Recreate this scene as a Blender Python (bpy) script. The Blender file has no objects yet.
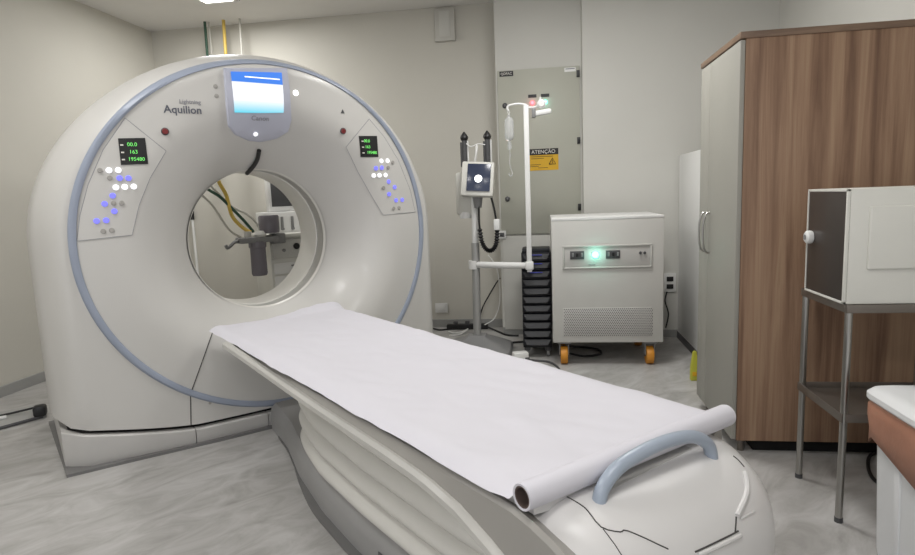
import bpy, bmesh, math, random
from math import sin, cos, pi, sqrt, radians, hypot
from mathutils import Vector, Matrix, noise
random.seed(7)
scene = bpy.context.scene
COL = scene.collection
S2 = sqrt(.5)

# ------------------------------------------------------------------ camera numbers
FOC, PITCH, ROLL, YAW, CAMH = 601.0, .13589, -.03904, .1445, 1.35
F_ = Vector((-sin(YAW)*cos(PITCH), cos(YAW)*cos(PITCH), -sin(PITCH)))
R0 = Vector((cos(YAW), sin(YAW), 0)); U0 = R0.cross(F_)
R_ = R0*cos(ROLL) + U0*sin(ROLL); U_ = R_.cross(F_)
CAM = Vector((0, 0, CAMH))
def ray(px, py): return R_*((px-457.5)/FOC) - U_*((py-277.5)/FOC) + F_

# ------------------------------------------------------------------ materials
def lin(c):
    return tuple(((v/255)/12.92 if v/255 <= .04045 else ((v/255+.055)/1.055)**2.4) for v in c) + (1,)
def mat(name, rgb, rough=.5, metal=0, var=.03, scale=6, emit=None, estr=0, bump=0, bscale=60, alpha=None, trans=0, coat=0):
    m = bpy.data.materials.new(name); m.use_nodes = True
    nt = m.node_tree; b = nt.nodes['Principled BSDF']
    c = lin(rgb)
    tc = nt.nodes.new('ShaderNodeTexCoord')
    nz = nt.nodes.new('ShaderNodeTexNoise'); nz.inputs['Scale'].default_value = scale; nz.inputs['Detail'].default_value = 4
    nt.links.new(tc.outputs['Object'], nz.inputs['Vector'])
    rp = nt.nodes.new('ShaderNodeValToRGB')
    rp.color_ramp.elements[0].position = .3; rp.color_ramp.elements[1].position = .7
    rp.color_ramp.elements[0].color = tuple(max(0, v*(1-var)) for v in c[:3]) + (1,)
    rp.color_ramp.elements[1].color = tuple(min(1, v*(1+var)) for v in c[:3]) + (1,)
    nt.links.new(nz.outputs['Fac'], rp.inputs['Fac'])
    nt.links.new(rp.outputs['Color'], b.inputs['Base Color'])
    b.inputs['Roughness'].default_value = rough; b.inputs['Metallic'].default_value = metal
    if coat: b.inputs['Coat Weight'].default_value = coat
    if trans: b.inputs['Transmission Weight'].default_value = trans
    if alpha is not None: b.inputs['Alpha'].default_value = alpha
    if emit:
        b.inputs['Emission Color'].default_value = lin(emit); b.inputs['Emission Strength'].default_value = estr
    if bump:
        n2 = nt.nodes.new('ShaderNodeTexNoise'); n2.inputs['Scale'].default_value = bscale; n2.inputs['Detail'].default_value = 3
        nt.links.new(tc.outputs['Object'], n2.inputs['Vector'])
        bp = nt.nodes.new('ShaderNodeBump'); bp.inputs['Strength'].default_value = bump; bp.inputs['Distance'].default_value = .01
        nt.links.new(n2.outputs['Fac'], bp.inputs['Height']); nt.links.new(bp.outputs['Normal'], b.inputs['Normal'])
    return m
def ramp_mat(name, stops, mapscale, rot=(0, 0, 0), nscale=3, detail=8, rough=.5, dist=.4, spec=.5):
    m = bpy.data.materials.new(name); m.use_nodes = True
    nt = m.node_tree; b = nt.nodes['Principled BSDF']
    tc = nt.nodes.new('ShaderNodeTexCoord'); mp = nt.nodes.new('ShaderNodeMapping')
    mp2 = nt.nodes.new('ShaderNodeMapping')
    mp2.inputs['Rotation'].default_value = rot
    mp.inputs['Scale'].default_value = mapscale
    nz = nt.nodes.new('ShaderNodeTexNoise'); nz.inputs['Scale'].default_value = nscale; nz.inputs['Detail'].default_value = detail
    nz.inputs['Distortion'].default_value = dist; nz.inputs['Roughness'].default_value = .62
    rp = nt.nodes.new('ShaderNodeValToRGB'); cr = rp.color_ramp
    while len(cr.elements) > 1: cr.elements.remove(cr.elements[-1])
    cr.elements[0].position = stops[0][0]; cr.elements[0].color = lin(stops[0][1])
    for p, c in stops[1:]:
        e = cr.elements.new(p); e.color = lin(c)
    L = nt.links.new
    L(tc.outputs['Object'], mp2.inputs['Vector']); L(mp2.outputs['Vector'], mp.inputs['Vector']); L(mp.outputs['Vector'], nz.inputs['Vector'])
    L(nz.outputs['Fac'], rp.inputs['Fac']); L(rp.outputs['Color'], b.inputs['Base Color'])
    b.inputs['Roughness'].default_value = rough; b.inputs['Specular IOR Level'].default_value = spec
    return m

M = {}
M['wall'] = mat('wall_paint', (206, 203, 194), .75, var=.015, scale=2, bump=.04, bscale=90)
M['wall_r'] = mat('wall_paint_right', (206, 205, 199), .75, var=.015, scale=2, bump=.04, bscale=90)
M['ceil'] = mat('ceiling_paint', (226, 224, 221), .8, var=.01)
M['floor'] = ramp_mat('floor_vinyl', [(.28, (146, 144, 141)), (.42, (163, 161, 158)), (.55, (176, 174, 172)), (.72, (190, 189, 187))], (1.0, 2.3, 1), (0, 0, radians(-48)), 3.0, 11, .42, 1.1, .35)
M['skirt'] = mat('grey_vinyl_skirting', (160, 160, 158), .5, var=.04)
M['gantry'] = mat('gantry_plastic', (198, 196, 192), .4, var=.012, scale=3, coat=.1)
M['gantry2'] = mat('gantry_plastic_lower', (192, 190, 187), .42, var=.015, scale=3)
M['ring'] = mat('blue_grey_trim', (148, 156, 172), .4, var=.03)
M['seam'] = mat('seam_dark', (70, 68, 66), .8)
M['black'] = mat('black_plastic', (26, 26, 27), .45)
M['gap'] = mat('dark_gap', (18, 17, 17), .9)
M['plate'] = mat('dark_floor_plate', (112, 111, 110), .6)
M['bore'] = mat('bore_rim', (214, 212, 206), .35)
M['bore_grey'] = mat('bore_band', (165, 164, 160), .4)
M['screen_blue'] = mat('screen_blue', (30, 90, 200), .2, emit=(58, 130, 238), estr=.9, var=.02)
M['touch'] = mat('touch_housing', (186, 188, 202), .35)
M['btn_w'] = mat('button_white_lit', (240, 240, 245), .3, emit=(250, 250, 255), estr=.8)
M['btn_b'] = mat('button_blue_lit', (120, 120, 230), .3, emit=(128, 128, 252), estr=.6)
M['btn_g'] = mat('button_grey', (160, 157, 152), .4)
M['red'] = mat('red_button', (120, 40, 42), .4)
M['green_txt'] = mat('green_digits', (90, 200, 90), .4, emit=(130, 235, 120), estr=.75)
M['white_em'] = mat('white_indicator', (250, 250, 250), .4, emit=(255, 255, 255), estr=2.0)
M['logo'] = mat('logo_grey', (92, 94, 104), .5)
M['logo2'] = mat('logo_light_grey', (140, 140, 146), .5)
M['paper'] = mat('exam_paper', (209, 207, 214), .75, var=.008, scale=4, bump=.02, bscale=30)
M['core'] = mat('cardboard_core', (84, 70, 64), .8)
M['couch'] = mat('couch_plastic', (212, 210, 209), .36, var=.012)
M['rail'] = mat('couch_rail', (182, 180, 175), .42)
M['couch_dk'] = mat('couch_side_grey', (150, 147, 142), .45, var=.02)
M['couch_base'] = mat('couch_base_grey', (150, 149, 148), .45, var=.03)
M['bellows'] = mat('bellows_fabric', (212, 210, 204), .65, var=.02)
M['handle'] = mat('handle_blue_grey', (158, 168, 182), .32, var=.02)
M['door'] = mat('wardrobe_door_grey', (156, 154, 146), .5, var=.015)
M['wood'] = ramp_mat('walnut_laminate', [(.25, (92, 70, 58)), (.40, (128, 100, 81)), (.52, (150, 121, 99)), (.64, (166, 138, 113)), (.8, (132, 104, 84))], (10, 10, .38), (0, 0, 0), 1.6, 10, .5, .35, .3)
M['wood_edge'] = ramp_mat('walnut_edge', [(.3, (96, 76, 62)), (.7, (138, 114, 94))], (1.0, 1.0, 9), (0, 0, 0), 2, 6, .5)
M['chrome'] = mat('brushed_steel', (170, 168, 164), .3, 1.0)
M['steel_dk'] = mat('dull_steel', (120, 113, 106), .42, .7)
M['white_metal'] = mat('white_enamel', (214, 213, 206), .4, var=.02)
M['white_pl'] = mat('white_plastic', (226, 226, 224), .4, var=.015)
M['ups'] = mat('light_grey_enamel', (196, 195, 190), .5, var=.015)
M['ups_top'] = mat('white_enamel_top', (222, 222, 220), .45)
M['ups_dk'] = mat('recess_grey', (188, 186, 182), .5)
M['orange'] = mat('orange_wheel', (206, 138, 44), .5)
M['pole'] = mat('pole_grey_metal', (172, 172, 170), .4, .3)
M['dkgrey'] = mat('dark_grey', (74, 74, 76), .5)
M['midgrey'] = mat('mid_grey', (128, 128, 128), .5)
M['green_led'] = mat('green_lamp', (150, 250, 220), .3, emit=(120, 255, 215), estr=3.0)
M['red_led'] = mat('red_lamp', (255, 120, 130), .3, emit=(255, 90, 100), estr=3.0)
M['tower'] = mat('black_tower', (30, 31, 36), .4)
M['tower_fin'] = mat('tower_fin', (26, 27, 32), .4)
M['blue_led'] = mat('blue_led', (52, 60, 150), .4, emit=(70, 80, 230), estr=.1)
M['pdoor'] = mat('panel_door_beige', (178, 178, 166), .55, var=.012)
M['yellow'] = mat('warning_yellow', (214, 168, 34), .55)
M['txt_dark'] = mat('text_dark', (40, 34, 20), .6)
M['txt_light'] = mat('text_light', (225, 222, 214), .6)
M['bin'] = mat('bin_white', (222, 223, 224), .4, var=.012)
M['bag'] = mat('bag_brown', (164, 116, 94), .45, var=.08, scale=9, bump=.25, bscale=22)
M['glass_dk'] = mat('dark_door_glass', (58, 51, 47), .4, var=.05)
M['clear'] = mat('clear_plastic', (228, 230, 230), .15, trans=.5, alpha=.75)
M['canister'] = mat('smoky_canister', (120, 116, 124), .25, trans=.1)
M['hose_y'] = mat('hose_yellow', (206, 176, 84), .5)
M['hose_g'] = mat('hose_green', (44, 76, 60), .5)
M['hose_w'] = mat('hose_pale', (188, 186, 178), .5)
M['lime'] = mat('lime_yellow', (190, 190, 70), .5)
M['screen_dk'] = mat('dark_screen', (40, 46, 62), .2, emit=(70, 80, 108), estr=.25)
M['lamp'] = mat('lamp_diffuser', (255, 255, 255), .5, emit=(255, 253, 248), estr=6)
M['sheer'] = mat('pale_cover', (198, 196, 189), .5)

# ------------------------------------------------------------------ geometry helpers
def new(): return bmesh.new()
def box(bm, c, s, bev=0, rz=0, seg=2, rot=None):
    r = bmesh.ops.create_cube(bm, size=1)
    vs = r['verts']
    bmesh.ops.scale(bm, vec=Vector(s), verts=vs)
    if bev:
        es = list({e for v in vs for e in v.link_edges})
        rr = bmesh.ops.bevel(bm, geom=es, offset=bev, segments=seg, affect='EDGES', profile=.5)
        vs = list({v for f in rr['faces'] for v in f.verts} | {v for v in vs if v.is_valid})
    m = Matrix.Translation(Vector(c)) @ (rot.to_4x4() if rot is not None else Matrix.Rotation(rz, 4, 'Z'))
    bmesh.ops.transform(bm, matrix=m, verts=vs)
    return vs
def frame_of(d):
    d = Vector(d).normalized()
    a = Vector((0, 0, 1)) if abs(d.z) < .9 else Vector((1, 0, 0))
    x = a.cross(d).normalized(); return x, d.cross(x), d
def cyl(bm, p0, p1, r0, r1=None, seg=24, caps=True):
    return tube(bm, [p0, p1], [r0, r0 if r1 is None else r1], seg, caps)
def tube(bm, pts, r, seg=12, caps=True):
    pts = [Vector(p) for p in pts]
    rs = r if isinstance(r, (list, tuple)) else [r]*len(pts)
    rings = []; prevx = None
    for i, p in enumerate(pts):
        d = (pts[min(i+1, len(pts)-1)] - pts[max(i-1, 0)])
        if d.length < 1e-9: d = Vector((0, 0, 1))
        d.normalize()
        if prevx is None: x, y, _ = frame_of(d)
        else:
            x = prevx - d*prevx.dot(d)
            if x.length < 1e-6: x = frame_of(d)[0]
            x.normalize(); y = d.cross(x)
        prevx = x
        rings.append([bm.verts.new(p + (x*cos(2*pi*k/seg) + y*sin(2*pi*k/seg))*rs[i]) for k in range(seg)])
    for a, b in zip(rings, rings[1:]):
        for k in range(seg):
            bm.faces.new((a[k], a[(k+1) % seg], b[(k+1) % seg], b[k]))
    if caps:
        bm.faces.new(rings[0][::-1]); bm.faces.new(rings[-1])
    return rings
def spline(pts, n=8):
    P = [Vector(p) for p in pts]; out = []
    for i in range(len(P)-1):
        p0 = P[max(i-1, 0)]; p1 = P[i]; p2 = P[i+1]; p3 = P[min(i+2, len(P)-1)]
        for k in range(n):
            t = k/n
            out.append(.5*((2*p1) + (p2-p0)*t + (2*p0-5*p1+4*p2-p3)*t*t + (3*p1-p0-3*p2+p3)*t**3))
    out.append(P[-1]); return out
def lathe(bm, prof, c=(0, 0, 0), axis=(0, 0, 1), seg=32):
    x, y, d = frame_of(axis); c = Vector(c); rings = []
    for r, h in prof:
        rings.append([bm.verts.new(c + d*h + (x*cos(2*pi*k/seg) + y*sin(2*pi*k/seg))*max(r, 1e-4)) for k in range(seg)])
    for a, b in zip(rings, rings[1:]):
        for k in range(seg): bm.faces.new((a[k], a[(k+1) % seg], b[(k+1) % seg], b[k]))
    bm.faces.new(rings[0][::-1]); bm.faces.new(rings[-1])
def loft(bm, secs, closed=True, caps=True):
    rings = [[bm.verts.new(Vector(p)) for p in s] for s in secs]
    n = len(rings[0])
    for a, b in zip(rings, rings[1:]):
        for k in range(n if closed else n-1):
            bm.faces.new((a[k], a[(k+1) % n], b[(k+1) % n], b[k]))
    if caps and closed:
        bm.faces.new(rings[0][::-1]); bm.faces.new(rings[-1])
    return rings
def prism(bm, poly, z0, z1):
    a = [bm.verts.new((p[0], p[1], z0)) for p in poly]; b = [bm.verts.new((p[0], p[1], z1)) for p in poly]
    n = len(poly)
    for k in range(n): bm.faces.new((a[k], a[(k+1) % n], b[(k+1) % n], b[k]))
    bm.faces.new(a[::-1]); bm.faces.new(b)
def build(name, bm, m, parent=None, smooth=True, ang=35, loc=None):
    bmesh.ops.recalc_face_normals(bm, faces=bm.faces[:])
    me = bpy.data.meshes.new(name); bm.to_mesh(me); bm.free()
    me.materials.append(M[m] if isinstance(m, str) else m)
    if smooth:
        me.polygons.foreach_set('use_smooth', [True]*len(me.polygons))
        me.set_sharp_from_angle(angle=radians(ang))
    o = bpy.data.objects.new(name, me); COL.objects.link(o)
    if parent is not None: o.parent = parent
    if loc: o.location = loc
    return o
def thing(name, label, cat, loc=(0, 0, 0), rz=0, group=None):
    o = bpy.data.objects.new(name, None); COL.objects.link(o)
    o.location = loc; o.rotation_euler = (0, 0, rz); o.empty_display_size = .1
    o['label'] = label; o['category'] = cat
    if group: o['group'] = group
    return o
def tag(o, label, cat, group=None):
    o['label'] = label; o['category'] = cat
    if group: o['group'] = group
    return o
def struct(name, bm, m, smooth=False, parent=None):
    o = build(name, bm, m, parent, smooth)
    if parent is None: o['kind'] = 'structure'
    return o
def text(name, body, size, m, parent, mtx, align='CENTER', extr=.0008, bold=0):
    cu = bpy.data.curves.new(name, 'FONT'); cu.body = body; cu.size = size; cu.align_x = align; cu.align_y = 'CENTER'
    cu.extrude = extr; cu.resolution_u = 3; cu.offset = size*bold
    tmp = bpy.data.objects.new('tmp_text', cu); COL.objects.link(tmp)
    dg = bpy.context.evaluated_depsgraph_get(); dg.update()
    me = bpy.data.meshes.new_from_object(tmp.evaluated_get(dg))
    bpy.data.objects.remove(tmp); bpy.data.curves.remove(cu)
    me.name = name; me.transform(mtx); me.materials.clear(); me.materials.append(M[m])
    o = bpy.data.objects.new(name, me); COL.objects.link(o); o.parent = parent
    return o
def basis(r, u, n, p):
    m = Matrix.Identity(4)
    for i, v in enumerate((r, u, n)): m.col[i][:3] = v[:]
    m.col[3][:3] = Vector(p)[:]
    return m
def facing_front(p):        # upright writing on a surface that looks along -Y
    return basis(Vector((1, 0, 0)), Vector((0, 0, 1)), Vector((0, -1, 0)), p)
def sstep(x): x = max(0, min(1, x)); return x*x*(3-2*x)

# ------------------------------------------------------------------ setting
XL, XR, YB, YP, YR, ZC, YN = -4.0, 1.97, 6.05, 5.70, 5.55, 3.16, -3.2
bm = new(); box(bm, ((XL+XR)/2, (YB+YN)/2, -.05), (XR-XL+.3, YB-YN+.3, .1)); struct('floor', bm, 'floor')
bm = new(); box(bm, ((XL+XR)/2, (YB+YN)/2, ZC+.05), (XR-XL+.3, YB-YN+.3, .1)); struct('ceiling', bm, 'ceil')
bm = new(); box(bm, (XL-.05, (YB+YN)/2, ZC/2), (.1, YB-YN, ZC)); struct('wall_left', bm, 'wall')
bm = new(); box(bm, ((XL-.405)/2, YB+.05, ZC/2), (-.405-XL, .1, ZC)); struct('wall_back', bm, 'wall')
bm = new(); box(bm, (-.02, (YP+YB+.1)/2, ZC/2), (.77, YB+.1-YP, ZC)); struct('wall_column', bm, 'wall_r')
bm = new(); box(bm, ((.365+XR)/2, (YR+YB+.1)/2, ZC/2), (XR-.365, YB+.1-YR, ZC)); struct('wall_niche', bm, 'wall_r')
bm = new(); box(bm, (XR+.05, (YR+YN)/2, ZC/2), (.1, YR-YN, ZC)); struct('wall_right', bm, 'wall_r')
bm = new(); box(bm, (XL+.008, (YB+YN)/2, .04), (.016, YB-YN, .08), .004); struct('baseboard_left', bm, 'skirt')
bm = new(); box(bm, ((XL-.405)/2+.01, YB-.008, .04), (-.405-XL-.02, .016, .08), .004); struct('baseboard_back', bm, 'skirt')
bm = new(); box(bm, (-.02, YP-.006, .035), (.765, .012, .07), .003); struct('baseboard_column', bm, 'skirt')
bm = new(); box(bm, ((.365+XR)/2, YR-.006, .035), (XR-.37, .012, .07), .003); struct('baseboard_niche', bm, 'skirt')

# ceiling lamps (real panels; two more light the room behind the camera)
def ceiling_lamp(x, y, sx, sy, label, power):
    t = thing('ceiling_light', label, 'ceiling light', (x, y, ZC), 0)
    bm = new()
    for dx, dy, wx, wy in ((0, sy/2, sx+.06, .03), (0, -sy/2, sx+.06, .03), (sx/2, 0, .03, sy), (-sx/2, 0, .03, sy)):
        box(bm, (dx, dy, -.008), (wx, wy, .016), .003)
    build('frame', bm, 'white_pl', t)
    bm = new(); box(bm, (0, 0, -.004), (sx-.02, sy-.02, .008)); build('diffuser', bm, 'lamp', t)
    l = bpy.data.lights.new('panel_light', 'AREA'); l.shape = 'RECTANGLE'; l.size = sx; l.size_y = sy; l.energy = power; l.color = (1, .99, .97)
    lo = bpy.data.objects.new('panel_light', l); COL.objects.link(lo); lo.location = (x, y, ZC-.03)
ceiling_lamp(-2.83, 5.17, .30, .36, 'bright square recessed ceiling light above the scanner', 24)
ceiling_lamp(.2, 3.7, .6, .6, 'square ceiling light panel above the white grey cabinet on wheels', 34)
ceiling_lamp(-2.3, 1.9, .6, .6, 'square ceiling light panel in front of the scanner', 24)
ceiling_lamp(.1, .9, .6, .6, 'square ceiling light panel above the foot of the patient table', 17)
ceiling_lamp(-1.2, -1.6, 1.2, .6, 'long ceiling light panel behind the viewer', 42)

# ------------------------------------------------------------------ CT scanner gantry (45 degrees to the room)
GT, GA = 1.317, 3.5
TT = 1.265
def rot45(t, a, z=0): return Vector(((t-a)*S2, (t+a)*S2, z))
G = thing('ct_scanner', 'large white ring-shaped CT scanner with round bore and blue-grey trim', 'CT scanner', rot45(GT, GA), pi/4)
ZC0, RX, RZ, RH, ZH = 1.1475, 1.035, .992, .445, 1.12
BW, BH = 1.217, 1.075      # outer half width, height of the arch over ZC0
def gap_z(x): return .12 + .11*max(0, (abs(x)-.55)/.655)**1.3
def face_y(x, z):
    dz = z-ZC0
    s = hypot(x/BW, dz/BH) if dz > 0 else abs(x)/BW
    y = .085*(min(abs(x), 1.05)/1.03)**2 + .19*max(0, (s-.895)/.105)**1.8
    r = hypot(x, z-ZH)
    f = max(0, 1-(r-RH)/.42)
    return y + .37*f**2.2 - .0
def normal(x, z):
    e = .004
    fx = (face_y(x+e, z)-face_y(x-e, z))/(2*e); fz = (face_y(x, z+e)-face_y(x, z-e))/(2*e)
    n = Vector((fx, -1, fz)).normalized(); r = Vector((1, fx, 0)).normalized(); u = n.cross(r)
    return r, u, n
def g_local(P): # world -> gantry frame
    t = (P.x+P.y)*S2; a = (P.y-P.x)*S2
    return Vector((t-GT, a-GA, P.z))
def on_face(px, py):
    d = ray(px, py); dl = Vector(((d.x+d.y)*S2, (d.y-d.x)*S2, d.z)); c = g_local(CAM)
    k = (0-c.y)/dl.y
    for _ in range(25):
        p = c + dl*k
        k = (face_y(p.x, p.z)-c.y)/dl.y*.7 + k*.3
    p = c + dl*k
    return p
def face_m(px, py, lift=.004):
    p = on_face(px, py); r, u, n = normal(p.x, p.z)
    return basis(r, u, n, p+n*lift)
NA = 144
def ell_r(th, k=1.0):
    return k/ sqrt((cos(th)/RX)**2 + (sin(th)/RZ)**2)
def out_r(th, inset=0):
    c, s = cos(th), sin(th)
    if s >= 0: return 1/sqrt((c/(BW-inset))**2 + (s/(BH-inset))**2)
    r = (BW-inset)/abs(c) if abs(c) > 1e-6 else 9
    for _ in range(12):   # bottom edge of the cover
        zb = gap_z(min(r, BW/max(abs(c), 1e-6))*c)
        r2 = (ZC0-zb)/abs(s)
        r = min((BW-inset)/max(abs(c), 1e-6), r2)
    return r
def hole(th): # bore circle centre is slightly below the ring centre
    return Vector((RH*cos(th), ZH+RH*sin(th)))
def pt_face(x, z, lift=0): return (x, face_y(x, z)-lift, z)
TH = [2*pi*(k+.5)/NA for k in range(NA)]
# front cover disc
bm = new(); secs = []
for j in range(31):
    f = (j/30)**1.35; s = []
    for th in TH:
        h = hole(th); R = ell_r(th); e = Vector((R*cos(th), ZC0+R*sin(th)))
        q = h.lerp(e, f); s.append(pt_face(q.x, q.y))
    secs.append(s)
loft(bm, secs, True, False); build('front_cover', bm, 'gantry', G)
# blue-grey trim ring
bm = new(); secs = []
for k, l in ((.997, -.004), (1.0, .008), (1.010, .013), (1.025, .013), (1.034, .006), (1.037, -.004)):
    s = []
    for th in TH:
        R = min(ell_r(th, k), out_r(th)-.002); x, z = R*cos(th), ZC0+R*sin(th)
        s.append(pt_face(x, z, l))
    secs.append(s)
loft(bm, secs, True, False); build('trim_ring', bm, 'ring', G)
# outer shell
bm = new(); secs = []
for j in range(13):
    f = j/12; s = []
    for th in TH:
        R0_ = min(ell_r(th, 1.03), out_r(th)-.004); R1 = out_r(th); R = R0_+(R1-R0_)*f
        x, z = R*cos(th), ZC0+R*sin(th); s.append(pt_face(x, z))
    secs.append(s)
for y, ins in ((.36, -.006), (.5, -.008), (.8, -.004), (.95, .01), (1.04, .05), (1.08, .12)):
    secs.append([(out_r(th, ins)*cos(th), y, ZC0+out_r(th, ins)*sin(th)) for th in TH])
for k in range(8):
    f = (k+1)/8; s = []
    for th in TH:
        R = out_r(th, .12); e = Vector((R*cos(th), ZC0+R*sin(th))); h = hole(th); q = e.lerp(h, f)
        r = hypot(q.x, q.y-ZH)
        s.append((q.x, 1.08-.28*max(0, 1-(r-RH)/.38)**2, q.y))
    secs.append(s)
loft(bm, secs, True, False); build('outer_shell', bm, 'gantry', G, ang=60)
# bore liner
bm = new()
prof = [(RH+.002, .365), (RH-.004, .375), (RH-.006, .39)]
loft(bm, [[(r*cos(th), y, ZH+r*sin(th)) for th in TH] for r, y in prof], True, False)
bl = build('bore_rim', bm, 'bore', G)
bm = new()
prof = [(RH-.006, .39), (RH-.004, .395), (RH-.002, .50)]
loft(bm, [[(r*cos(th), y, ZH+r*sin(th)) for th in TH] for r, y in prof], True, False)
build('bore_band', bm, 'bore_grey', G)
bm = new()
prof = [(RH-.002, .50), (RH-.008, .505), (RH-.006, .78), (RH, .80)]
loft(bm, [[(r*cos(th), y, ZH+r*sin(th)) for th in TH] for r, y in prof], True, False)
build('rear_bore_rim', bm, 'bore', G)
# base plinth (three covers) with dark gap above
def base_y(x): x = abs(x); return -.02 + .085*(min(x, 1.05)/1.03)**2 + .09*max(0, (x-1.08)/.12)**1.3
def base_seg(x0, x1, m, name):
    bm = new(); secs = []; N = 24
    for k in range(N+1):
        x = x0+(x1-x0)*k/N; zt = gap_z(x)-.022
        yf = base_y(x)
        secs.append([(x, yf+.012, .016), (x, yf+.002, .05), (x, yf, zt-.006), (x, yf+.006, zt), (x, 1.02, zt), (x, 1.02, .016)])
    loft(bm, secs); return build(name, bm, m, G)
base_seg(-1.2, -.585, 'gantry2', 'base_cover'); base_seg(-.58, -.18, 'gantry2', 'base_cover'); base_seg(-.175, 1.2, 'gantry2', 'base_cover')
bm = new(); secs = []
for k in range(41):
    x = -1.17+2.34*k/40; yf = max(base_y(x), face_y(min(max(x, -1.17), 1.17), .2))+.03
    secs.append([(x, yf, .02), (x, yf, gap_z(x)+.02), (x, .98, gap_z(x)+.02), (x, .98, .02)])
loft(bm, secs); build('inner_frame', bm, 'gap', G)
bm = new()
poly = [(-1.23, 1.06), (-1.205, .045), (-.9, .025), (-.45, -.015), (0, -.035), (.45, -.015), (.9, .025), (1.205, .045), (1.23, 1.06)]
prism(bm, poly, 0, .016); build('floor_plate', bm, 'plate', G)
# thin seams drawn by the joints of the covers
def seam(pts, r=.0022, name='panel_seam', px=True, lift=.001):
    P = []
    for i in range(len(pts)-1):
        for k in range(12):
            f = k/12; P.append((pts[i][0]*(1-f)+pts[i+1][0]*f, pts[i][1]*(1-f)+pts[i+1][1]*f))
    P.append(pts[-1])
    Q = []
    for a, b in P:
        p = on_face(a, b) if px else Vector((a, face_y(a, b), b))
        r_, u, n = normal(p.x, p.z); Q.append(p+n*lift)
    bm = new(); tube(bm, Q, r, 6); return build(name, bm, 'seam', G)
seam([(213, 331), (202, 362), (190.5, 394), (191, 425)], .003)
seam([(212, 331), (222, 334)], .003)

def disc(p_m, r, h, seg=20):
    bm = new(); lathe(bm, [(r*.98, -.004), (r, h*.6), (r*.85, h)], (0, 0, 0), (0, 0, 1), seg); bmesh.ops.transform(bm, matrix=p_m, verts=bm.verts[:]); return bm
def panel_on_face(corners, lift, m, name, parent, nx=10, ny=10):
    # corners (pixel positions) tl, tr, br, bl -> a thin plate hugging the face
    tl, tr, br, bl_ = [on_face(*c) for c in corners]
    bm = new(); top = []; 
    for j in range(ny+1):
        row = []
        for i in range(nx+1):
            a = tl.lerp(tr, i/nx); b = bl_.lerp(br, i/nx); q = a.lerp(b, j/ny)
            r_, u, n = normal(q.x, q.z); p = Vector((q.x, face_y(q.x, q.z), q.z))+n*lift
            row.append(bm.verts.new(p))
        top.append(row)
    for j in range(ny):
        for i in range(nx): bm.faces.new((top[j][i], top[j][i+1], top[j+1][i+1], top[j+1][i]))
    ext = bmesh.ops.extrude_face_region(bm, geom=bm.faces[:])
    vs = [v for v in ext['geom'] if isinstance(v, bmesh.types.BMVert)]
    bmesh.ops.translate(bm, vec=(0, .012, 0), verts=vs)
    return build(name, bm, m, parent)
# control panels
def control_panel(outline, disp, buttons, lbl):
    P = []
    for i in range(len(outline)):
        a, b = outline[i], outline[(i+1) % len(outline)]
        for k in range(10): f = k/10; P.append((a[0]*(1-f)+b[0]*f, a[1]*(1-f)+b[1]*f))
    Q = [on_face(*p) for p in P]; c = sum(Q, Vector())/len(Q)
    bm = new(); rings = []
    for j in range(9):
        s = []
        for q in Q:
            w = c.lerp(q, 1-j/8*.97); r_, u, n = normal(w.x, w.z)
            s.append(Vector((w.x, face_y(w.x, w.z), w.z))+n*.0025)
        rings.append(s)
    out = []
    for q in Q:
        r_, u, n = normal(q.x, q.z); out.append(Vector((q.x, face_y(q.x, q.z), q.z))-n*.004)
    loft(bm, [out]+rings, True, True)
    cp = build('control_panel', bm, 'gantry', G); cp['label'] = lbl
    bm = new(); L = []
    for q in Q+[Q[0]]:
        r_, u, n = normal(q.x, q.z); L.append(q+n*.002)
    tube(bm, L, .0016, 6); build('panel_outline', bm, 'logo2', cp)
    d = panel_on_face(disp, .006, 'black', 'display', cp); d['label'] = 'black digital readout display'
    tl, tr, br, bl_ = disp
    for k, (s, f) in enumerate((('00.0', .25), ('163', .53), ('195480', .8))):
        px = tl[0]*(1-f)+bl_[0]*f + (tr[0]-tl[0])*.90; py = tl[1]*(1-f)+bl_[1]*f + (tr[1]-tl[1])*.9
        text('readout_digits', s, .027 if k < 2 else .026, 'green_txt', cp, face_m(px-(6 if k < 2 else 0), py, .0075), 'RIGHT')
        m_ = face_m(tl[0]*(1-f)+bl_[0]*f+3, tl[1]*(1-f)+bl_[1]*f, .0075)
        bm = new(); box(bm, (0, 0, 0), (.014, .007, .002)); bmesh.ops.transform(bm, matrix=m_, verts=bm.verts[:]); build('readout_mark', bm, 'txt_light', cp)
    for px, py, kind in buttons:
        r = .0145 if kind != 'btn_g' else .0125
        b = build('button', disc(face_m(px, py, .002), r, .007), kind, cp)
    return cp
def zl(x, y): return (80+x/4.625, 120+y/4.625)
def zr(x, y): return (340+x/5.045, 120+y/5.045)
LB = [zl(92, 233)+('btn_g',), zl(134, 233)+('btn_w',), zl(177, 232)+('btn_w',), zl(138, 268)+('btn_g',), zl(183, 269)+('btn_b',), zl(224, 269)+('btn_b',),
      zl(166, 312)+('btn_w',), zl(207, 310)+('btn_w',), zl(248, 308)+('btn_w',), zl(151, 350)+('btn_b',), zl(114, 388)+('btn_b',), zl(155, 384)+('btn_g',),
      zl(193, 384)+('btn_g',), zl(159, 422)+('btn_b',), zl(77, 467)+('btn_b',), zl(121, 464)+('btn_b',), zl(108, 514)+('btn_g',), zl(147, 510)+('btn_g',)]
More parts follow.
